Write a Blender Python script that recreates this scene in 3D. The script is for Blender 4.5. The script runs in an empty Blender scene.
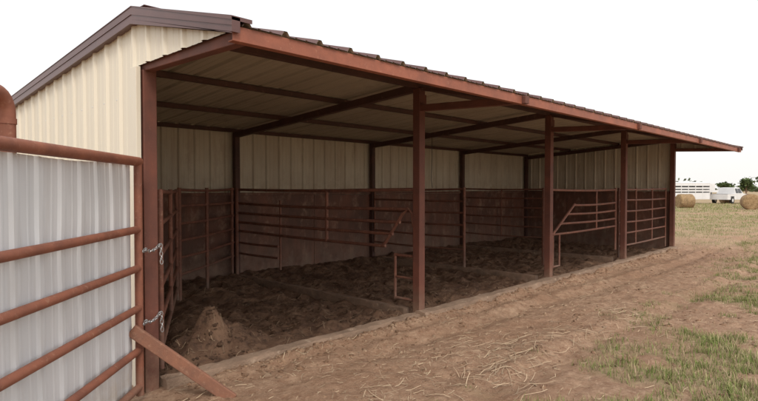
import bpy, math, random
import numpy as np
from mathutils import Vector, Matrix, noise
random.seed(7); np.random.seed(7)
scene=bpy.context.scene
R=math.radians

# ---------------- helpers ----------------
class Geo:
    def __init__(s): s.v=[]; s.f=[]; s.m=[]; s.mi=0; s.c=None
    def add(s,vs,fs):
        b=len(s.v); s.v.extend([tuple(v) for v in vs])
        for f in fs:
            s.f.append(tuple(b+i for i in f)); s.m.append(s.mi)
    def box(s,p0,p1):
        x0,y0,z0=p0; x1,y1,z1=p1
        s.add([(x0,y0,z0),(x1,y0,z0),(x1,y1,z0),(x0,y1,z0),(x0,y0,z1),(x1,y0,z1),(x1,y1,z1),(x0,y1,z1)],
              [(0,3,2,1),(4,5,6,7),(0,1,5,4),(1,2,6,5),(2,3,7,6),(3,0,4,7)])
    def beam(s,a,b,w,h,up=(0,0,1)):
        a=Vector(a);b=Vector(b);d=(b-a).normalized();u=Vector(up)
        if abs(d.dot(u))>.95:u=Vector((0,1,0))
        r=d.cross(u).normalized();u=r.cross(d).normalized()
        vs=[]
        for p in (a,b):
            for sx,sz in((-1,-1),(1,-1),(1,1),(-1,1)):
                vs.append(p+r*(sx*w/2)+u*(sz*h/2))
        s.add(vs,[(0,1,2,3),(7,6,5,4),(0,4,5,1),(1,5,6,2),(2,6,7,3),(3,7,4,0)])
    def tube(s,a,b,r,n=12,r2=None,cap=True):
        a=Vector(a);b=Vector(b);d=(b-a).normalized();u=Vector((0,0,1))
        if abs(d.dot(u))>.95:u=Vector((0,1,0))
        x=d.cross(u).normalized();y=d.cross(x).normalized()
        if r2 is None:r2=r
        vs=[]
        for p,rr in((a,r),(b,r2)):
            for i in range(n):
                t=2*math.pi*i/n; vs.append(p+x*(rr*math.cos(t))+y*(rr*math.sin(t)))
        fs=[(i,(i+1)%n,n+(i+1)%n,n+i) for i in range(n)]
        if cap: fs+= [tuple(range(n))[::-1],tuple(range(n,2*n))]
        s.add(vs,fs)
    def path(s,pts,r,n=12):
        pts=[Vector(p) for p in pts]; vs=[];k=len(pts)
        for i,p in enumerate(pts):
            d=(pts[min(i+1,k-1)]-pts[max(i-1,0)]).normalized()
            u=Vector((0.3,-.9,.2)); 
            if abs(d.dot(u.normalized()))>.95:u=Vector((0,0,1))
            x=d.cross(u).normalized();y=d.cross(x).normalized()
            for j in range(n):
                t=2*math.pi*j/n; vs.append(p+x*(r*math.cos(t))+y*(r*math.sin(t)))
        fs=[]
        for i in range(k-1):
            for j in range(n):
                fs.append((i*n+j,i*n+(j+1)%n,(i+1)*n+(j+1)%n,(i+1)*n+j))
        fs+=[tuple(range(n)),tuple(range((k-1)*n,k*n))]
        s.add(vs,fs)
    def make(s,name,mats,parent=None,smooth=False,bevel=0):
        me=bpy.data.meshes.new(name); me.from_pydata(s.v,[],s.f)
        for m in (mats if isinstance(mats,(list,tuple)) else [mats]): me.materials.append(m)
        me.polygons.foreach_set('material_index',s.m)
        me.update()
        if smooth:
            me.polygons.foreach_set('use_smooth',[True]*len(me.polygons))
            try: me.set_sharp_from_angle(angle=R(40))
            except Exception: pass
        ob=bpy.data.objects.new(name,me); scene.collection.objects.link(ob)
        if parent: ob.parent=parent
        if bevel:
            bv=ob.modifiers.new('bevel','BEVEL'); bv.width=bevel; bv.segments=2; bv.limit_method='ANGLE'; bv.angle_limit=R(50)
        return ob
def empty(name,loc=(0,0,0)):
    e=bpy.data.objects.new(name,None); scene.collection.objects.link(e); e.location=loc; return e

def newmat(name):
    m=bpy.data.materials.new(name); m.use_nodes=True; nt=m.node_tree
    b=nt.nodes['Principled BSDF']; return m,nt,b
def N(nt,t,**kw):
    n=nt.nodes.new(t)
    for k,v in kw.items(): setattr(n,k,v)
    return n
def noise_node(nt,scale,detail=6,rough=.6,stretch=None,vec=None):
    tc=N(nt,'ShaderNodeTexCoord'); mp=N(nt,'ShaderNodeMapping')
    nt.links.new(tc.outputs['Object'],mp.inputs['Vector'])
    if stretch: mp.inputs['Scale'].default_value=stretch
    n=N(nt,'ShaderNodeTexNoise'); n.inputs['Scale'].default_value=scale
    n.inputs['Detail'].default_value=detail; n.inputs['Roughness'].default_value=rough
    nt.links.new(mp.outputs[0],n.inputs['Vector']); return n
def ramp(nt,src,p0,p1,c0=(0,0,0,1),c1=(1,1,1,1)):
    r=N(nt,'ShaderNodeValToRGB'); r.color_ramp.elements[0].position=p0; r.color_ramp.elements[1].position=p1
    r.color_ramp.elements[0].color=c0; r.color_ramp.elements[1].color=c1
    nt.links.new(src,r.inputs[0]); return r
def mix(nt,fac,a,b,mode='MIX'):
    m=N(nt,'ShaderNodeMix',data_type='RGBA',blend_type=mode)
    if isinstance(fac,(int,float)): m.inputs[0].default_value=fac
    else: nt.links.new(fac,m.inputs[0])
    for i,c in((6,a),(7,b)):
        if isinstance(c,tuple): m.inputs[i].default_value=(*c[:3],1)
        else: nt.links.new(c,m.inputs[i])
    return m.outputs[2]
def bump(nt,b,src,strength,dist):
    bp=N(nt,'ShaderNodeBump'); bp.inputs['Strength'].default_value=strength; bp.inputs['Distance'].default_value=dist
    nt.links.new(src,bp.inputs['Height']); nt.links.new(bp.outputs[0],b.inputs['Normal'])

def surf(name,base,dark,spot,scale=4,spotscale=14,spotpos=(.58,.7),rough=.7,metal=0,bstr=.3,bdist=.005,stretch=None,dirt=None,dirtz=(0,.6),streak=None):
    m,nt,b=newmat(name)
    n1=noise_node(nt,scale,6,.65,stretch); r1=ramp(nt,n1.outputs['Fac'],.35,.68)
    c=mix(nt,r1.outputs[0],dark,base)
    n2=noise_node(nt,spotscale,6,.7,stretch); r2=ramp(nt,n2.outputs['Fac'],*spotpos)
    c=mix(nt,r2.outputs[0],c,spot)
    if streak:
        n5=noise_node(nt,7,6,.7,(1,1,.10)); r5=ramp(nt,n5.outputs['Fac'],.50,.68)
        c=mix(nt,r5.outputs[0],c,streak)
    if dirt:
        tc=N(nt,'ShaderNodeTexCoord'); sp=N(nt,'ShaderNodeSeparateXYZ'); nt.links.new(tc.outputs['Object'],sp.inputs[0])
        mr=N(nt,'ShaderNodeMapRange'); mr.inputs[1].default_value=dirtz[0]; mr.inputs[2].default_value=dirtz[1]
        mr.inputs[3].default_value=1.1; mr.inputs[4].default_value=0
        nt.links.new(sp.outputs[2],mr.inputs[0])
        mu=N(nt,'ShaderNodeMath',operation='MULTIPLY',use_clamp=True); nt.links.new(mr.outputs[0],mu.inputs[0])
        n4=noise_node(nt,5,6,.7); r4=ramp(nt,n4.outputs['Fac'],.3,.65); nt.links.new(r4.outputs[0],mu.inputs[1])
        c=mix(nt,mu.outputs[0],c,dirt)
    nt.links.new(c,b.inputs['Base Color'])
    b.inputs['Roughness'].default_value=rough; b.inputs['Metallic'].default_value=metal
    if bstr>0:
        n3=noise_node(nt,60,4,.7); bump(nt,b,n3.outputs['Fac'],bstr,bdist)
    return m

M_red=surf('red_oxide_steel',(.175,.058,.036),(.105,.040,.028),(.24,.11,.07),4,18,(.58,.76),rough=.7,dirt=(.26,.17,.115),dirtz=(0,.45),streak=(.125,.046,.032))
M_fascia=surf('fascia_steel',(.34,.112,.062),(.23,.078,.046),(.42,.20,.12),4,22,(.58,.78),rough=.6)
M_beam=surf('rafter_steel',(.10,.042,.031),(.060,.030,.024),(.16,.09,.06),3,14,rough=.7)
M_gate=surf('gate_pipe_rust',(.30,.110,.064),(.20,.076,.048),(.38,.21,.14),6,26,(.57,.75),rough=.65,dirt=(.25,.17,.12),dirtz=(0,.3))
M_inpipe=surf('stall_pipe_rust',(.23,.090,.056),(.14,.058,.04),(.34,.22,.155),6,26,(.56,.74),rough=.7,dirt=(.22,.16,.12),dirtz=(0,.6))
M_trim=surf('burgundy_trim',(.135,.062,.055),(.10,.048,.043),(.17,.10,.085),1.5,8,(.62,.8),rough=.4,bstr=.05)
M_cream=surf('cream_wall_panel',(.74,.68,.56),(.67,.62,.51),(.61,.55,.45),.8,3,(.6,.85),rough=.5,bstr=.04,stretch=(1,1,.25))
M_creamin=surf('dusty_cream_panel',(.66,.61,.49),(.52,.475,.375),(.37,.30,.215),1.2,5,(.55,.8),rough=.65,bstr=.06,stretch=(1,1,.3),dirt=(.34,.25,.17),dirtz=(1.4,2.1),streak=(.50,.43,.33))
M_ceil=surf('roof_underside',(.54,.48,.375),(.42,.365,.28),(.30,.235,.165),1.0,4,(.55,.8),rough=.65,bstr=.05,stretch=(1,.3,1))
M_galv=surf('weathered_galvanised',(.74,.75,.76),(.62,.64,.66),(.52,.52,.50),1.5,5,(.6,.85),rough=.55,metal=0,bstr=.05,stretch=(1.2,1.2,.18),dirt=(.50,.42,.33),dirtz=(0,.5),streak=(.61,.615,.62))
M_rustplate=surf('rusted_steel_plate',(.22,.093,.060),(.10,.052,.038),(.34,.22,.155),2.2,5,(.52,.74),rough=.75,bstr=.3,stretch=(1,1,.6),dirt=(.22,.145,.105),dirtz=(0,.8),streak=(.11,.058,.043))
M_sill=surf('dirty_concrete',(.44,.30,.21),(.26,.175,.12),(.54,.41,.30),3,10,rough=.9,bstr=.9,bdist=.03)
M_wood=surf('weathered_red_timber',(.31,.14,.085),(.20,.10,.068),(.40,.25,.165),5,22,(.56,.75),rough=.85,bstr=.6)
M_logs=surf('buried_timber',(.30,.19,.13),(.16,.105,.072),(.38,.27,.19),4,10,rough=.9,bstr=.8,bdist=.02)
M_chain=surf('zinc_chain',(.55,.55,.56),(.4,.4,.4),(.3,.2,.15),20,40,rough=.35,metal=.8,bstr=.05)
M_hay=surf('hay',(.44,.29,.15),(.26,.17,.085),(.54,.40,.22),3,12,(.5,.7),rough=.95,bstr=1,bdist=.05)
M_white=surf('white_vehicle_paint',(.74,.74,.74),(.66,.66,.66),(.56,.54,.52),2,5,(.65,.9),rough=.3,bstr=.0)
M_dark=surf('dark_opening',(.03,.03,.035),(.02,.02,.02),(.05,.05,.05),3,8,rough=.3,bstr=0)
M_tyre=surf('tyre_rubber',(.025,.025,.025),(.02,.02,.02),(.05,.045,.04),3,8,rough=.85,bstr=.1)

# ---------------- ground ----------------
def sstep(a,b,x):
    t=min(1,max(0,(x-a)/(b-a))); return t*t*(3-2*t)
def fbm(x,y,z=0.,o=4):
    return noise.fractal(Vector((x,y,z)),1.0,2.0,o)
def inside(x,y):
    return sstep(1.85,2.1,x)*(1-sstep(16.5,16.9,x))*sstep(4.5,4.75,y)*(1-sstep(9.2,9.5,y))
def grassm(x,y):
    d=math.hypot(x,y)
    n=fbm(x*.55+3,y*.55,1.7,4)
    n2=fbm(x*1.9,y*1.9,8.2,3)
    near=1-sstep(1.1,3.2,y-.04*max(0,x-6)+.7*n)
    g=near*sstep(-.08,.30,n+.9*n2+.05)
    far=sstep(17,25,x+2.5*n)*sstep(-.4,.4,n+.35*n2+.2)
    far=max(far,sstep(55,90,d))
    side=(1-sstep(-3,-1,x))*.6
    bk=sstep(9.8,12,y)*.8
    return max(0,min(1,max(g,far,side,bk)))*(1-inside(x,y))
def gh(x,y):
    d=math.hypot(x,y); fall=1-sstep(40,90,d)
    if fall<=0: return 0.0
    i=inside(x,y)
    h=.025*fbm(x*.6,y*.6,0,3)
    h+=(1-i)*(.026*fbm(x*2.6,y*2.6,5,4)+.022*max(0,fbm(x*6,y*6,9,3))-.014*max(0,fbm(x*4,y*4,19,2)))
    if i>0:
        r=fbm(x*1.9,y*1.9,4,5)
        c=fbm(x*4.5,y*4.5,2,5)
        h+=i*(.055*r+.050*c+.045*max(0,fbm(x*7,y*7,6,4))-.02)
        h+=i*.34*math.exp(-(((x-2.98)/.42)**2+((y-5.30)/.36)**2))*(1+.55*fbm(x*5,y*5,3,5))
        h+=i*.14*math.exp(-(((x-4.2)/.9)**2+((y-7.6)/.7)**2))
        h+=i*.10*sstep(7.8,9.1,y)
    else:
        for yy in(2.35,3.75):
            h-=.042*math.exp(-((y-yy-.12*math.sin(x*.35))/.15)**2)*sstep(2,5,x)
            h+=.018*math.exp(-((y-yy-.26-.12*math.sin(x*.35))/.09)**2)*sstep(2,5,x)
    h+=.055*math.exp(-((y-4.40)/.12)**2)*sstep(2.2,3,x)*(1-sstep(16.5,17.5,x))*(1+1.1*fbm(x*2.2,0,0,3))
    return h*fall
def axis(lo,hi,step,far):
    a=list(np.arange(lo,hi,step)); s=step; x=hi; out=[]
    while x<far: out.append(x); s*=1.13; x+=s
    out.append(far)
    s=step; x=lo; pre=[]
    while x>-far:
        s*=1.13; x-=s; pre.append(x)
    pre[-1]=-far
    return pre[::-1]+a+out
xs=axis(1.0,18.0,.042,900); ys=axis(-.5,9.4,.034,900)
nx,ny=len(xs),len(ys)
V=[];C=[]
for y in ys:
    for x in xs:
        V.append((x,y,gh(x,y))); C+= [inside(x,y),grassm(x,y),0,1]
F=[(j*nx+i,j*nx+i+1,(j+1)*nx+i+1,(j+1)*nx+i) for j in range(ny-1) for i in range(nx-1)]
me=bpy.data.meshes.new('ground'); me.from_pydata(V,[],F)
ca=me.color_attributes.new('mask','FLOAT_COLOR','POINT'); ca.data.foreach_set('color',C)
me.polygons.foreach_set('use_smooth',[True]*len(me.polygons))
ground=bpy.data.objects.new('ground',me); scene.collection.objects.link(ground)
m,nt,b=newmat('dirt_ground')
at=N(nt,'ShaderNodeAttribute',attribute_name='mask'); sp=N(nt,'ShaderNodeSeparateColor'); nt.links.new(at.outputs['Color'],sp.inputs[0])
nA=noise_node(nt,.7,6,.6); nB=noise_node(nt,9,8,.75); nC=noise_node(nt,45,6,.7)
c=mix(nt,ramp(nt,nA.outputs['Fac'],.35,.65).outputs[0],(.41,.25,.158),(.55,.375,.255))
c=mix(nt,ramp(nt,nB.outputs['Fac'],.38,.62).outputs[0],(.31,.18,.112),c)
nD=noise_node(nt,2.3,6,.7)
c=mix(nt,ramp(nt,nD.outputs['Fac'],.52,.70).outputs[0],c,(.34,.205,.13))
c=mix(nt,ramp(nt,nC.outputs['Fac'],.56,.72).outputs[0],c,(.62,.46,.335))
nG=noise_node(nt,1.2,6,.7); nG2=noise_node(nt,14,6,.8)
g=mix(nt,ramp(nt,nG.outputs['Fac'],.4,.62).outputs[0],(.42,.34,.20),(.23,.245,.10))
g=mix(nt,ramp(nt,nG2.outputs['Fac'],.4,.62).outputs[0],(.33,.245,.15),g)
gm=N(nt,'ShaderNodeMath',operation='MULTIPLY'); gm.inputs[1].default_value=.7; nt.links.new(sp.outputs[1],gm.inputs[0])
c=mix(nt,gm.outputs[0],c,g)
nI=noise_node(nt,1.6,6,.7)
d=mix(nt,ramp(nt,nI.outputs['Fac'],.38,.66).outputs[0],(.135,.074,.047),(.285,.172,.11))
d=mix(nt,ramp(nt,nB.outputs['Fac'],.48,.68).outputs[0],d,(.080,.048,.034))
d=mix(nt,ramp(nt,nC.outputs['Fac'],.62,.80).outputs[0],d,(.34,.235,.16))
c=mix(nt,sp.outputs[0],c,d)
nt.links.new(c,b.inputs['Base Color']); b.inputs['Roughness'].default_value=.9; b.inputs['Specular IOR Level'].default_value=.25
nBump=noise_node(nt,16,9,.75); bump(nt,b,nBump.outputs['Fac'],1.0,.045)
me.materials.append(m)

# ---------------- shed ----------------
shed=empty('loafing_shed')
PX=[1.97,5.55,9.21,12.87,16.53]; YF=4.61; YB=9.13
g=Geo()
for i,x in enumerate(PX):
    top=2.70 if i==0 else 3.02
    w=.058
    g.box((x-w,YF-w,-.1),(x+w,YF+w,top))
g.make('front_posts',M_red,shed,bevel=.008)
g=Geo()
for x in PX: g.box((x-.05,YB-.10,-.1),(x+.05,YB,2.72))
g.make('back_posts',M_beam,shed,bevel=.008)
XL,XR=1.90,16.93; ZR,ZE,ZB=3.165,2.762,2.825; YE=3.10; YBK=9.27
def rz(y): # roof sheet height
    return ZR+(ZE-ZR)*(YF-y)/(YF-YE) if y<YF else ZR+(ZB-ZR)*(y-YF)/(YBK-YF)
g=Geo()
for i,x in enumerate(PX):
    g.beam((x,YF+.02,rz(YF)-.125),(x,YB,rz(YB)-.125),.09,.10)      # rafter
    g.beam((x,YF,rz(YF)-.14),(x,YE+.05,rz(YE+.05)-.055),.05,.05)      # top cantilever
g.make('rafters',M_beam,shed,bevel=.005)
g=Geo()
for i,x in enumerate(PX):
    g.beam((x,YF+.03,2.765 if i else 2.735),(x,YE-.06 if i else YE+.06,2.70),.085,.085)
g.make('cantilever_arms',M_red,shed,bevel=.006)
g=Geo()
for x in PX[1:]:
    g.box((x-.075,YF-.064,2.82),(x+.075,YF-.0585,2.94))
g.make('post_gussets',M_red,shed,bevel=.002)
g=Geo()
for y in (YF,6.12,7.62,9.10):
    g.beam((XL+.05,y,rz(y)-.042),(XR-.1,y,rz(y)-.042),.055,.068)
g.beam((XL+.05,3.85,rz(3.85)-.035),(XR-.1,3.85,rz(3.85)-.035),.05,.055)
g.make('purlins',M_beam,shed,bevel=.004)
g=Geo()
g.beam((XL+.06,YF-.001,3.062),(XR-.12,YF-.001,3.062),.07,.085)
g.make('ridge_beam',M_beam,shed,bevel=.004)
g=Geo() # C channel eave fascia
g.box((XL-.03,YE-.012,2.655),(XR,YE,2.752)); g.box((XL-.03,YE,2.655),(XR,YE+.05,2.663)); g.box((XL-.03,YE,2.744),(XR,YE+.05,2.752))
g.make('eave_fascia',M_fascia,shed,bevel=.003)
# roof sheets
def ribprofile(L,pitch=.3048,h=.032,start=.03):
    pts=[(0,0)]; u=start
    while u+.08<L:
        pts+=[(u,0),(u+.022,h),(u+.048,h),(u+.07,0)]
        for k in(.11,.2): 
            if u+k+.03<L: pts+=[(u+k,0),(u+k+.008,h*.14),(u+k+.022,h*.14),(u+k+.03,0)]
        u+=pitch
    pts.append((L,0)); return pts
prof=ribprofile(XR-XL)
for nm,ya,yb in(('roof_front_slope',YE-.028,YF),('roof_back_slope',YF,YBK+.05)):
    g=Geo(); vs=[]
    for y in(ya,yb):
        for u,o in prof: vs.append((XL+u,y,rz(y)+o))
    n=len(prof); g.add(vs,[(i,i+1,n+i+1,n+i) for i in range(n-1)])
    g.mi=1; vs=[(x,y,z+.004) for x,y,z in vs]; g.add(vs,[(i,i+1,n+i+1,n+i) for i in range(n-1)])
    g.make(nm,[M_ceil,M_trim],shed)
# trim on both rakes + ridge cap
g=Geo()
for xx in(XL-.025,XR+.0):
    for ya,yb in((YE-.04,YF),(YF,YBK+.06)):
        for (x0,x1,z0,z1) in((xx-.03,xx+.03,-.09,.045),(xx-.042,xx-.0301,-.098,-.06),(xx-.036,xx-.0302,-.02,-.008),(xx-.035,xx+.12,.0455,.052)):
            a=rz(ya);c_=rz(yb); k=.55 if yb==YF else 1
            g.add([(x0,ya,a+z0*k),(x1,ya,a+z0*k),(x1,yb,c_+z0),(x0,yb,c_+z0),(x0,ya,a+z1),(x1,ya,a+z1),(x1,yb,c_+z1),(x0,yb,c_+z1)],
              [(0,3,2,1),(4,5,6,7),(0,1,5,4),(1,2,6,5),(2,3,7,6),(3,0,4,7)])
g.beam((XL,YF,ZR+.047),(XR,YF,ZR+.047),.24,.006)
g.make('roof_trim',M_trim,shed)
# ribbed wall sheet
def ribwall(g,o,d,L,nrm,zb,zt,h=.03,pitch=.3048,start=.04,rows=1,wob=0):
    pr=ribprofile(L,pitch,h,start); n=len(pr); vs=[]
    for k in range(rows+1):
        for u,off in pr:
            z=zb(u)+(zt(u)-zb(u))*k/rows
            w=wob*fbm(u*1.6,z*1.5,3,2) if wob else 0
            vs.append((o[0]+d[0]*u+nrm[0]*(off+w),o[1]+d[1]*u+nrm[1]*(off+w),z))
    g.add(vs,[(k*n+i,k*n+i+1,(k+1)*n+i+1,(k+1)*n+i) for k in range(rows) for i in range(n-1)])
g=Geo()
ribwall(g,(XL,YF),(0,1),YB+.06-YF,(-1,0),lambda u:-.05,lambda u:rz(YF+u)-.01,h=.022)
ribwall(g,(XL,YE+.02),(0,1),YF-YE-.02,(-1,0),lambda u:2.735,lambda u:rz(YE+.02+u)-.01,h=.022)
g.make('gable_end_wall',M_cream,shed)
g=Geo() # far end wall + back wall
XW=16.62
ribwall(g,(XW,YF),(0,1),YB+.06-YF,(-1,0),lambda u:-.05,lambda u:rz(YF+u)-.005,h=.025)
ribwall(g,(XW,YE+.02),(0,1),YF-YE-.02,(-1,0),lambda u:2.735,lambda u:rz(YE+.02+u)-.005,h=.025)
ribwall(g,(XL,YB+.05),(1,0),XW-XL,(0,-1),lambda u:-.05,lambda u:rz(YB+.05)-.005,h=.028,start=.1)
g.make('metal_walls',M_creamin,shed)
g=Geo()
for row in(.6,1.2,1.9,2.5):
    u=.04+.12
    while YF+u<YB:
        z=row; g.tube((XL-.006,YF+u,z),(XL-.001,YF+u,z),.007,6); u+=.3048
g.make('wall_screws',M_galv,shed)
g=Geo(); g.box((XL-.045,YF-.055,-.05),(XL-.005,YF+.06,2.72)); g.make('corner_trim',M_cream,shed,bevel=.004)
# rust plates
g=Geo()
x=XL+.1
while x<XW-.05:
    w=min(1.83,XW-.04-x); t=1.58+random.uniform(-.015,.02); y=YB+.012+random.uniform(0,.006)
    g.box((x,y-.006,-.05),(x+w-.012,y,t)); x+=1.83
y=YF+.08
while y<YB-.1:
    w=min(1.5,YB-.0-y); g.box((XW-.045,y,-.05),(XW-.036,y+w-.012,1.58+random.uniform(-.02,.02))); y+=1.5
g.make('wainscot_plates',M_rustplate,shed)
g=Geo()
g.beam((XL+.1,YB-.012,1.60),(XW-.05,YB-.012,1.60),.045,.05); g.beam((XW-.07,YF+.08,1.60),(XW-.07,YB-.05,1.60),.045,.05)
g.make('wall_girts',M_rustplate,shed,bevel=.004)
g=Geo(); g.path([(9.6,7.6,2.9),(9.61,7.6,2.4),(9.59,7.61,1.9),(9.62,7.6,1.72)],.006,6); g.make('hanging_wire',M_dark,shed)

# sill
def rough_bar(name,a,b,w,h,mat,z0=-.05,seg=.06,amp=.016,parent=None):
    a=Vector((*a,0));b=Vector((*b,0));L=(b-a).length;d=(b-a)/L;r=Vector((d.y,-d.x,0)); n=max(2,int(L/seg)); g=Geo(); vs=[]
    cs=[(-.5,0),(-.5,.75),(-.42,1),(-.15,1.02),(.15,1.0),(.42,1),(.5,.75),(.5,0)]
    for i in range(n+1):
        p=a+d*(L*i/n)
        for k,(cx,cz) in enumerate(cs):
            j=fbm(p.x*4+k*3.1,p.y*4,k*1.3,3)*amp; j2=fbm(p.x*5+k,p.y*5,9+k,3)*amp
            q=p+r*(cx*w+j); vs.append((q.x,q.y,z0 if cz==0 else z0+cz*(h-z0)+j2))
    m=len(cs)
    fs=[(i*m+k,(i+1)*m+k,(i+1)*m+k+1,i*m+k+1) for i in range(n) for k in range(m-1)]
    fs+=[tuple(range(m)),tuple(range(n*m,n*m+m))[::-1]]
    g.add(vs,fs); return g.make(name,mat,parent,smooth=True)
rough_bar('concrete_sill',(2.06,4.56),(5.47,4.58),.16,.078,M_sill)
rough_bar('concrete_sill',(5.45,4.50),(9.2,4.53),.19,.105,M_sill)
rough_bar('concrete_sill',(9.22,4.52),(16.6,4.55),.17,.095,M_sill)
for x in PX[1:4]:
    rough_bar('buried_divider_timber',(x+.02,4.85),(x,8.9),.12,.085 if x<6 else .10,M_logs)

# ---------------- stall pipework ----------------
def rails(g,A,B,zs,r=.021,sag=.012):
    for z in zs:
        n=7; pts=[]
        ph=random.uniform(0,6)
        for i in range(n):
            t=i/(n-1); e=math.sin(math.pi*t)
            pts.append((A[0]+(B[0]-A[0])*t,A[1]+(B[1]-A[1])*t,z-sag*e+.006*math.sin(ph+4*t)))
        g.path(pts,r,10)
def stile(g,p,z0,z1,r=.026): g.tube((p[0],p[1],z0),(p[0],p[1],z1),r,12)
x=5.55
g=Geo()
for z in(1.43,1.25,1.08,.91):
    t=(1.45-z)/.55; y0=4.78+.44*t
    rails(g,(x,y0),(x,9.02),[z],.023,.02)
rails(g,(x,4.68),(x,9.04),[1.69],.024,.015)
g.path([(x,4.70,1.20),(x,4.72,1.38),(x,4.80,1.44),(x,4.90,1.36),(x,5.20,.97),(x,5.26,.91),(x,5.32,.90)],.024)
stile(g,(x,6.47),.88,1.70); stile(g,(x+.045,7.75),.3,1.5,.02); stile(g,(x-.06,8.97),0,1.72,.032)
rails(g,(x,7.75),(x,9.02),[.70,.50],.02)
g.make('stall_divider_gate',M_inpipe,smooth=True)
g=Geo()
for z in(.21,.80): g.tube((x,4.67,z),(x,5.03,z),.02)
g.tube((x,5.03,.19),(x,5.03,.82),.02); g.tube((x,4.69,.19),(x,4.69,.82),.018); g.tube((x,4.67,.5),(x,5.03,.5),.016)
g.make('feed_bracket',M_inpipe,smooth=True)
for x in (9.21,12.87):
    g=Geo(); rails(g,(x,6.47),(x,9.03),[1.69,1.45,1.2,.96,.72,.45],.021); stile(g,(x,6.45),-.05,1.73,.03); stile(g,(x,7.8),.43,1.7,.02); stile(g,(x,9.0),.2,1.72,.022)
    g.make('stall_divider_panel',M_inpipe,smooth=True)
g=Geo(); y=4.76
rails(g,(9.30,y),(12.8,y),[1.68],.023)
for z in(1.375,1.20,1.02,.84):
    t=(1.375-z)/.535; rails(g,(10.6-.92*t,y),(12.8,y),[z],.022)
g.tube((10.62,y,1.39),(9.66,y,.83),.025); g.tube((9.68,y,.86),(9.68,y,.20),.022); g.tube((9.68,y,.22),(9.95,y,.22),.02); g.tube((9.95,y,.22),(9.95,y,.84),.02)
stile(g,(11.7,y),.82,1.69,.02); stile(g,(12.78,y),.3,1.72,.026); stile(g,(9.3,y),.3,1.72,.024)
g.make('stall_gate',M_inpipe,smooth=True)
g=Geo(); rails(g,(12.95,y),(16.45,y),[1.69,1.43,1.17,.91,.65,.36],.022)
for xx in(12.97,14.1,15.3,16.43): stile(g,(xx,y),.1 if xx in(12.97,16.43) else .35,1.72,.023)
g.make('pipe_fence_panel',M_inpipe,smooth=True)
A=(2.14,4.76);B=(3.62,7.52);Cc=(5.42,8.98)
g=Geo(); rails(g,A,B,[1.68,1.40,1.12,.84,.56,.28],.023)
for t in(0,.5,1):
    stile(g,(A[0]+(B[0]-A[0])*t,A[1]+(B[1]-A[1])*t),.1 if t!=.5 else .27,1.70,.025)
g.make('stall_gate',M_inpipe,smooth=True)
g=Geo(); B2=(3.70,7.60); rails(g,B2,Cc,[1.69,1.45,1.2,.95,.70,.45],.021)
for t in(0,.45,.97): stile(g,(B2[0]+(Cc[0]-B2[0])*t,B2[1]+(Cc[1]-B2[1])*t),-.05,1.72,.028)
g.make('pipe_fence_panel',M_inpipe,smooth=True)

# ---------------- left corrugated gate ----------------
d=Vector((math.cos(R(45.9)),math.sin(R(45.9)),0)); nn=Vector((d.y,-d.x,0)); E=Vector((1.80,4.40,0))
def gp(s,off=0,z=0): 
    p=E-d*s+nn*off; return Vector((p.x,p.y,z))
gate=empty('sheeted_pipe_gate')
g=Geo()
LG=4.6
g.tube(gp(-.02,0,1.925),gp(LG,0,1.955),.037,14)
for z,dz in((1.385,.0),(1.075,.01),(.755,0),(.415,0),(.12,0)):
    pts=[gp(LG*i/8,0,z+dz*i/8-.012*math.sin(math.pi*i/8)) for i in range(9)]; g.path(pts,.029,12)
g.tube(gp(0,0,.05),gp(0,0,1.94),.032,14); g.tube(gp(LG,0,.05),gp(LG,0,1.97),.036,14)
g.make('pipe_frame',M_gate,gate,smooth=True)
g=Geo()
o=gp(.02,-.055)
ribwall(g,(o.x,o.y),(-d.x,-d.y),LG,(nn.x,nn.y),lambda u:.03+.01*math.sin(u*3),lambda u:1.895+.006*math.sin(u*5),h=.014,pitch=.2286,start=.06,rows=14,wob=.010)
g.make('corrugated_sheet',M_galv,gate,smooth=False)
g=Geo(); q=Vector((.73,3.49,0)); rr=.10; zt=2.22
pts=[q+Vector((0,0,-.1)),q+Vector((0,0,zt-rr))]
for k in range(1,7):
    a=math.pi/2*k/6; pts.append(q+Vector((0,0,zt-rr+rr*math.sin(a)))-d*(rr*(1-math.cos(a))))
pts.append(q-d*3.2+Vector((0,0,zt+.01)))
g.path(pts,.045,14)
g.tube(q-d*3.0+Vector((0,0,-.1)),q-d*3.0+Vector((0,0,zt)),.045,14)
g.tube(q+Vector((0,0,zt-.16)),q+Vector((0,0,zt-.13)),.05,14)
g.make('pipe_corral_frame',M_gate,smooth=True)
def chain(a,b,sag,nl):
    g=Geo(); a=Vector(a);b=Vector(b)
    for i in range(nl):
        t=(i+.5)/nl; p=a.lerp(b,t); p.z-=sag*math.sin(math.pi*t)
        t2=t+.05; p2=a.lerp(b,t2); p2.z-=sag*math.sin(math.pi*t2); dd=(p2-p).normalized()
        up=Vector((0,0,1)) if abs(dd.z)<.9 else Vector((1,0,0))
        s1=dd.cross(up).normalized(); s2=dd.cross(s1).normalized()
        s=s1 if i%2 else s2; o=s2 if i%2 else s1
        n=14;mm=6;vs=[];L=.021;W=.012;r=.0042
        for k in range(n):
            th=2*math.pi*k/n; c=p+dd*(L*math.cos(th))+s*(W*math.sin(th)); rad=(dd*(math.cos(th)/L)+s*(math.sin(th)/W)).normalized()
            for j in range(mm):
                ph=2*math.pi*j/mm; vs.append(c+rad*(r*math.cos(ph))+o*(r*math.sin(ph)))
        g.add(vs,[(k*mm+j,((k+1)%n)*mm+j,((k+1)%n)*mm+(j+1)%mm,k*mm+(j+1)%mm) for k in range(n) for j in range(mm)])
    return g.make('chain',M_chain,smooth=True)
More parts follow.
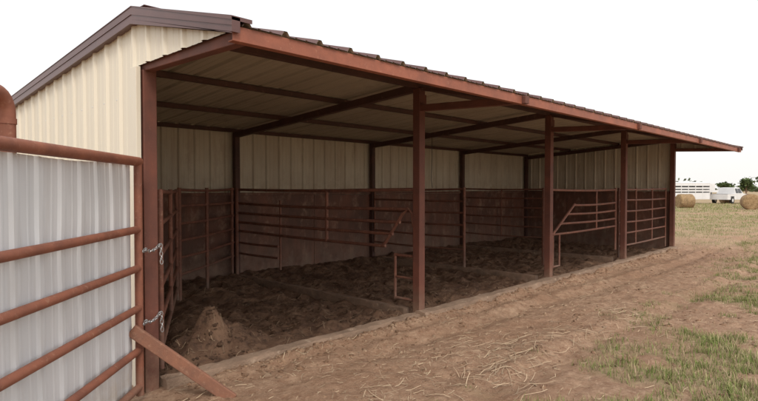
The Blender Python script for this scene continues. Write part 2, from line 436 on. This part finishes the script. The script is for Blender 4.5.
for z in(1.22,.64):
    s=gp(-.0,.045,z)
    chain(s,(2.04,4.545,z+.02),.03,8); chain((2.045,4.545,z+.02),(2.05,4.54,z-.15),0,5)
    chain(gp(.04,.05,z-.01),gp(-.02,.05,z+.01),.0,2)
g=Geo(); g.beam((1.72,4.36,.60),(2.36,3.93,-.02),.04,.10,up=(0,0,1)); g.make('timber_brace',M_wood,bevel=.008)

# ---------------- scatter ----------------
def attr_mesh(name,v,f,col,mat):
    me=bpy.data.meshes.new(name); me.from_pydata(v,[],f)
    ca=me.color_attributes.new('tint','FLOAT_COLOR','POINT'); ca.data.foreach_set('color',col); me.materials.append(mat)
    ob=bpy.data.objects.new(name,me); scene.collection.objects.link(ob); return ob
def tintmat(name,bmp=False):
    m,nt,b=newmat(name); a=N(nt,'ShaderNodeAttribute',attribute_name='tint')
    b.inputs['Roughness'].default_value=.9; b.inputs['Specular IOR Level'].default_value=.2
    if bmp:
        n=noise_node(nt,50,6,.75); cc=mix(nt,ramp(nt,n.outputs['Fac'],.35,.65).outputs[0],(.55,.52,.5),(1.15,1.15,1.15)); cc=mix(nt,1.0,a.outputs['Color'],cc,'MULTIPLY')
        nt.links.new(cc,b.inputs['Base Color']); bump(nt,b,n.outputs['Fac'],1.0,.025)
    else: nt.links.new(a.outputs['Color'],b.inputs['Base Color'])
    return m
M_tint=tintmat('dry_plant_tint'); M_clod=tintmat('clod_tint',True)
ICO=[(0,0,-1),(.72,-.53,-.45),(-.28,-.85,-.45),(-.89,0,-.45),(-.28,.85,-.45),(.72,.53,-.45),(.28,-.85,.45),(-.72,-.53,.45),(-.72,.53,.45),(.28,.85,.45),(.89,0,.45),(0,0,1)]
ICF=[(0,1,2),(1,0,5),(0,2,3),(0,3,4),(0,4,5),(1,5,10),(2,1,6),(3,2,7),(4,3,8),(5,4,9),(1,10,6),(2,6,7),(3,7,8),(4,8,9),(5,9,10),(6,10,11),(7,6,11),(8,7,11),(9,8,11),(10,9,11)]
def clods(name,cands,cols,flat=(.4,.75),sink=0.):
    v=[];f=[];c=[]
    for x,y,s in cands:
        z=gh(x,y)-sink*s; b0=len(v); a=random.uniform(0,6.3); ca_,sa=math.cos(a),math.sin(a); sy=random.uniform(.6,1); sz=random.uniform(*flat)
        col=random.choice(cols); k=random.uniform(.8,1.15)
        for q in ICO:
            j=random.uniform(.6,1.35); X=q[0]*s*j;Y=q[1]*s*sy*j;Z=q[2]*s*sz*j
            v.append((x+X*ca_-Y*sa,y+X*sa+Y*ca_,z+Z+s*sz*.1)); c+=[col[0]*k,col[1]*k,col[2]*k,1]
        f+=[tuple(b0+i for i in t) for t in ICF]
    ob=attr_mesh(name,v,f,c,M_clod); ob.data.polygons.foreach_set('use_smooth',[True]*len(f)); return ob
cand=[]
while len(cand)<7500:
    x=random.uniform(2.1,16.4);y=random.uniform(4.75,9.0)
    if random.random()<.35: x=random.uniform(2.1,7);y=random.uniform(4.75,7)
    if fbm(x*1.3,y*1.3,2.9,3)+random.uniform(-.5,.4)<0: continue
    s_=min(.075,random.lognormvariate(-4.5,.75))
    cand.append((x,y,s_))
for _ in range(260):
    cand.append((random.gauss(2.98,.36),max(4.75,random.gauss(5.3,.3)),random.lognormvariate(-4.2,.5)))
clods('manure_clods',[c for c in cand if c[0]>2.08],[(.17,.10,.065),(.21,.128,.083),(.125,.075,.05)],(.35,.65),.25)
cand=[]
while len(cand)<6500:
    x=random.uniform(1.5,18);y=random.uniform(.3,4.45)
    if fbm(x*.8,y*.8,2.2,3)+random.uniform(-.6,.5)<0: continue
    cand.append((x,y,min(.05,random.lognormvariate(-4.75,.7))))
for _ in range(1500):
    cand.append((random.uniform(2.2,16),4.40+random.gauss(0,.11),random.uniform(.006,.035)))
clods('dirt_clods',cand,[(.38,.235,.15),(.46,.305,.20),(.31,.19,.12),(.50,.35,.24)],(.4,.75),.15)
v=[];f=[];c=[]
def straw(x,y,L,w,col,lift=.0):
    a=random.uniform(0,6.3); dx,dy=math.cos(a)*L/2,math.sin(a)*L/2; px_,py_=-math.sin(a)*w,math.cos(a)*w
    b0=len(v); k=3
    bend=random.uniform(-.1,.1)*L
    for i in range(k+1):
        t=i/k*2-1; X=x+dx*t-math.sin(a)*bend*(1-t*t);Y=y+dy*t+math.cos(a)*bend*(1-t*t); Z=gh(X,Y)+.008+lift*(t+1)/2*random.uniform(.6,1)
        v.append((X-px_,Y-py_,Z));v.append((X+px_,Y+py_,Z+w)); c.extend([*col,1]*2)
    for i in range(k): f.append((b0+2*i,b0+2*i+1,b0+2*i+3,b0+2*i+2))
for _ in range(8000):
    x=random.uniform(2,16);y=random.uniform(.6,4.5)
    if fbm(x*.7+5,y*.7,6.,3)+random.uniform(-.5,.4)<0: continue
    k=random.uniform(.6,1.15); straw(x,y,random.uniform(.02,.11),random.uniform(.0008,.002),(.60*k,.47*k,.32*k),.01)
for cx,cy,nn_ in((4.1,2.6,70),(4.8,2.8,80),(5.5,3.0,50),(3.4,3.1,25),(6.3,2.7,50),(7.5,2.7,50)):
    for _ in range(nn_):
        k=random.uniform(.5,1.1); straw(random.gauss(cx,.28),random.gauss(cy,.2),random.uniform(.08,.30),random.uniform(.001,.003),(.54*k,.41*k,.28*k),random.uniform(0,.06))
for _ in range(3200):
    k=random.uniform(.5,1.); straw(random.uniform(2.2,16.3),random.uniform(4.75,9),random.uniform(.04,.15),.0017,(.46*k,.33*k,.22*k),.015)
attr_mesh('straw_litter',v,f,c,M_tint)
# grass
v=[];f=[];c=[]
def blade(x,y,h,w,col):
    z=gh(x,y)-.005; a=random.uniform(0,6.3); l=random.uniform(.2,.9)*h; lx,ly=math.cos(a)*l,math.sin(a)*l; wx,wy=-math.sin(a)*w,math.cos(a)*w
    b0=len(v)
    v.extend([(x-wx,y-wy,z),(x+wx,y+wy,z),(x+lx*.4-wx*.7,y+ly*.4-wy*.7,z+h*.6),(x+lx*.4+wx*.7,y+ly*.4+wy*.7,z+h*.6),(x+lx,y+ly,z+h*.9)])
    f.append((b0,b0+1,b0+3,b0+2)); f.append((b0+2,b0+3,b0+4))
    c.extend([*(q*.75 for q in col),1]*2+[*col,1]*2+[*(q*1.15 for q in col),1])
def gcol(dry=1.0):
    k=random.uniform(.7,1.2)
    return tuple(q*k for q in (random.choices([(.17,.23,.06),(.21,.26,.08),(.31,.31,.13),(.52,.41,.26)],[4.5,4,2*dry,2*dry])[0]))
cnt=0
while cnt<34000:
    x=random.uniform(1.5,22);y=random.uniform(-1.5,3.6)
    if x*.6935-y*.7206> (x*.7206+y*.6935)*.78: continue
    gm_=grassm(x,y)
    if random.random()>gm_**1.3: continue
    tone=gcol(); hk=random.uniform(.6,1.5)
    for _ in range(random.randint(3,9)):
        blade(x+random.gauss(0,.03),y+random.gauss(0,.03),random.uniform(.02,.07)*(1+.5*gm_)*hk,random.uniform(.0016,.003),tone if random.random()<.7 else gcol()); cnt+=1
cnt=0
while cnt<30000:
    zc=12+48*random.random()**1.3; xr=zc*random.uniform(.42,.76); x=.7206*zc+.6935*xr; y=.6935*zc-.7206*xr
    if inside(x,y)>0 or (x<17.2 and y>4.4): continue
    if random.random()>grassm(x,y)**1.5: continue
    s=zc/14
    for _ in range(3):
        blade(x+random.gauss(0,.06*s),y+random.gauss(0,.06*s),random.uniform(.03,.09)*(1+.2*s),.003*s,gcol(1.8)); cnt+=1
attr_mesh('grass',v,f,c,M_tint)

# ---------------- background objects ----------------
def W(zc,xr,z=0): return Vector((.7206*zc+.6935*xr,.6935*zc-.7206*xr,z))
def bale(loc,rad,wid,ang):
    g=Geo(); n=32; rings=[(-.5,.0),(-.5,.3),(-.5,.62),(-.49,.9),(-.42,1),(-.2,1.01),(0,1.0),(.2,1.01),(.42,1),(.49,.9),(.5,.62),(.5,.3),(.5,0)]
    vs=[]
    for k,(u,r) in enumerate(rings):
        for i in range(n):
            t=2*math.pi*i/n; rr_=rad*r*(1+.02*noise.noise(Vector((i*.6,k,rad)))); z=rr_*math.sin(t); z=max(z,-rad*.93)
            j=.02*math.sin(r*40) if abs(u)>=.49 else 0
            vs.append((u*wid+j*(1 if u>0 else -1),rr_*math.cos(t),z))
    g.add(vs,[(k*n+i,k*n+(i+1)%n,(k+1)*n+(i+1)%n,(k+1)*n+i) for k in range(len(rings)-1) for i in range(n)])
    for u in(-.3,-.1,.1,.3):
        g.mi=1
        pts=[(u*wid,rad*1.012*math.cos(2*math.pi*i/n),max(-rad*.93,rad*1.012*math.sin(2*math.pi*i/n))) for i in range(n+1)]
        g.path(pts,.008,5)
    ob=g.make('round_hay_bale',[M_hay,M_sill],smooth=True); ob.location=(loc[0],loc[1],rad*.93); ob.rotation_euler=(0,0,ang)
bale(W(47,26.4),.62,1.25,R(-46)); bale(W(44,30.0),.64,1.25,R(20)); bale(W(62,39.5),.55,1.1,R(-30))
def wheel(g,x,y,r,w=.22):
    g.mi=2; g.tube((x,y-w/2,r),(x,y+w/2,r),r,20)
    g.mi=0; g.tube((x,y-w/2-.01,r),(x,y+w/2+.01,r),r*.5,14)
tr=empty('livestock_trailer',W(60,32.6)); tr.rotation_euler=(0,0,R(-46.1+8))
g=Geo(); L=3.4; z0,z1=.55,2.25
g.box((-L,-1,z0),(L,-.97,1.2)); g.box((-L,.97,z0),(L,1,1.2)); g.box((-L,-1,z0-.06),(L,1,z0))
for s in(-1,1):
    yy=s*.985
    g.box((-L,yy-.015,1.32),(L,yy+.015,1.5)); g.box((-L,yy-.015,1.62),(L,yy+.015,1.8)); g.box((-L,yy-.015,1.95),(L,yy+.015,z1))
    for i in range(9):
        xx=-L+i*L*2/8; g.box((xx-.03,yy-.03,z0),(xx+.03,yy+.03,z1))
vs=[]; n=8
for x in(-L,L):
    for i in range(n+1):
        t=-1+2*i/n; vs.append((x,t*1.02,z1+.14*(1-t*t)))
g.add(vs,[(i,i+1,n+2+i,n+1+i) for i in range(n)])
g.box((-L,-1,z0),(-L+.03,1,1.4)); g.box((L-.03,-1,z0),(L,1,2.25))
g.box((L,-.8,1.25),(L+1.2,.8,1.5)); g.box((L,-.8,1.5),(L+.8,.8,2.2)); g.beam((L+1.0,0,1.3),(L+1.0,0,.8),.12,.12)
g.mi=1; g.box((-L+.05,-.9,z0+.01),(L-.05,.9,1.15)); g.box((-L+.05,-.02,1.15),(L-.05,.02,2.2))
for xx in(-.45,.5):
    for yy in(-1.08,1.08): wheel(g,xx,yy,.37)
g.mi=0
for s in(-1,1): g.box((-.95,s*1.1-.12,.78),(1.0,s*1.1+.12,.84))
g.make('trailer_body',[M_white,M_dark,M_tyre],tr)
pk=empty('pickup_truck',W(61,39.2)); pk.rotation_euler=(0,0,R(-46.1+35)); 
g=Geo()
prof2=[(-2.7,.45),(-2.7,1.05),(-.85,1.08),(-.75,1.75),(.55,1.78),(1.15,1.12),(2.55,1.0),(2.7,.8),(2.7,.45)]
n=len(prof2); vs=[]
for s in(-1,1):
    for (x,z) in prof2:
        w=.95 if z<1.2 else .78; vs.append((x,s*w,z))
g.add(vs,[(i,i+1,n+i+1,n+i) for i in range(n-1)]+[(n-1,0,n,2*n-1)]+[tuple(range(n)),tuple(range(n,2*n))])
g.mi=1
for s in(-1,1):
    for xa,xb in((-.62,-.1),(0,.75)):
        g.add([(xa,s*.96,1.16),(xb+(.12 if xb>.5 else 0),s*.96,1.16),(xb-.15 if xb>.5 else xb,s*.83,1.66),(xa,s*.83,1.66)],[(0,1,2,3)])
    g.box((-1.9,s*.955-.01,.35),(-1.1,s*.955+.01,.82)); g.box((1.35,s*.955-.01,.35),(2.15,s*.955+.01,.82))
g.add([(.66,-.72,1.70),(.66,.72,1.70),(1.16,.85,1.17),(1.16,-.85,1.17)],[(0,1,2,3)]); g.box((2.701,-.6,.6),(2.715,.6,.85)); g.box((-2.4,-.8,1.07),(-.95,.8,1.085))
for xx in(-1.5,1.75):
    for yy in(-.88,.88): wheel(g,xx,yy,.38)
g.make('pickup_body',[M_white,M_dark,M_tyre],pk)
v=[];f=[];c=[]
def clump(p,s,col):
    b0=len(v)
    a=Vector([random.gauss(0,1) for _ in range(3)]).normalized(); b_=a.cross(Vector((.3,.5,.8))).normalized()*s; a=a*s
    v.extend([tuple(p-a-b_*.6),tuple(p+a-b_),tuple(p+a*.7+b_),tuple(p-a*.8+b_)]); f.append((b0,b0+1,b0+2,b0+3)); c.extend([*col,1]*4)
for i in range(240):
    ang=random.uniform(-8,100); dist=random.uniform(260,420); wx,wy=math.cos(R(ang))*dist,math.sin(R(ang))*dist
    hgt=random.uniform(1.5,5.5); wd=random.uniform(4,12)
    for k in range(90):
        u=random.gauss(0,.5); p=Vector((wx-math.sin(R(ang))*u*wd,wy+math.cos(R(ang))*u*wd,abs(random.gauss(0,.45))*hgt*math.exp(-u*u)+.3))
        kk=random.uniform(.6,1.3); clump(p,random.uniform(.3,.8),(.15*kk,.18*kk,.12*kk))
attr_mesh('distant_treeline',v,f,c,M_tint)
def tree(loc,H,wd):
    global v,f,c
    e=empty('tree',loc); g=Geo(); g.tube((0,0,0),(0.1,0,H*.5),.16,10,.09)
    tips=[]
    for k in range(9):
        a=k*2.4; q=(math.cos(a)*wd*random.uniform(.3,.7),math.sin(a)*wd*random.uniform(.3,.7),H*random.uniform(.55,.9)); g.tube((0.08,0,H*random.uniform(.25,.48)),q,.07,6,.02); tips.append(q)
    g.make('trunk',M_logs,e)
    v=[];f=[];c=[]
    for q in tips+[(0,0,H*.8)]:
        for k in range(130):
            kk=random.uniform(.5,1.4); clump(Vector((q[0]+random.gauss(0,wd*.2),q[1]+random.gauss(0,wd*.2),q[2]+random.gauss(0,H*.08))),random.uniform(.08,.18),(.12*kk,.165*kk,.07*kk))
    o=attr_mesh('crown',v,f,c,M_tint); o.parent=e
tree(W(95,64.0),3.3,1.3); tree(W(130,82.5),3.0,2.0)

# ---------------- light / world / camera ----------------
el=R(48)
sdir=Vector((-.55,-.83,0)).normalized()*math.cos(el)+Vector((0,0,math.sin(el)))   # towards the sun
sun=bpy.data.lights.new('sun','SUN'); sun.energy=1.5; sun.angle=R(16); sun.color=(1,.96,.90)
so=bpy.data.objects.new('sun',sun); scene.collection.objects.link(so); so.rotation_euler=sdir.to_track_quat('Z','Y').to_euler()
w=bpy.data.worlds.new('World'); scene.world=w; w.use_nodes=True; nt=w.node_tree; bg=nt.nodes['Background']; out=nt.nodes['World Output']
sky=N(nt,'ShaderNodeTexSky',sky_type='NISHITA'); sky.sun_disc=False; sky.sun_elevation=el; sky.sun_rotation=math.atan2(sdir.x,sdir.y); sky.air_density=1; sky.dust_density=5
nt.links.new(sky.outputs[0],bg.inputs[0]); bg.inputs[1].default_value=.05
bg2=N(nt,'ShaderNodeBackground'); bg2.inputs[0].default_value=(1,.98,.95,1); bg2.inputs[1].default_value=.98   # bright overcast veil
ad=N(nt,'ShaderNodeAddShader'); nt.links.new(bg.outputs[0],ad.inputs[0]); nt.links.new(bg2.outputs[0],ad.inputs[1]); nt.links.new(ad.outputs[0],out.inputs[0])
scene.cycles.max_bounces=6; scene.cycles.diffuse_bounces=5
cam=bpy.data.cameras.new('camera'); co=bpy.data.objects.new('camera',cam); scene.collection.objects.link(co)
cam.lens=25.88; cam.sensor_width=36; cam.clip_end=3000; co.location=(0,0,1.715); co.rotation_euler=(R(90-1.31),0,R(-46.1)); scene.camera=co
scene.view_settings.view_transform='Standard'; scene.view_settings.look='None'; scene.view_settings.exposure=0
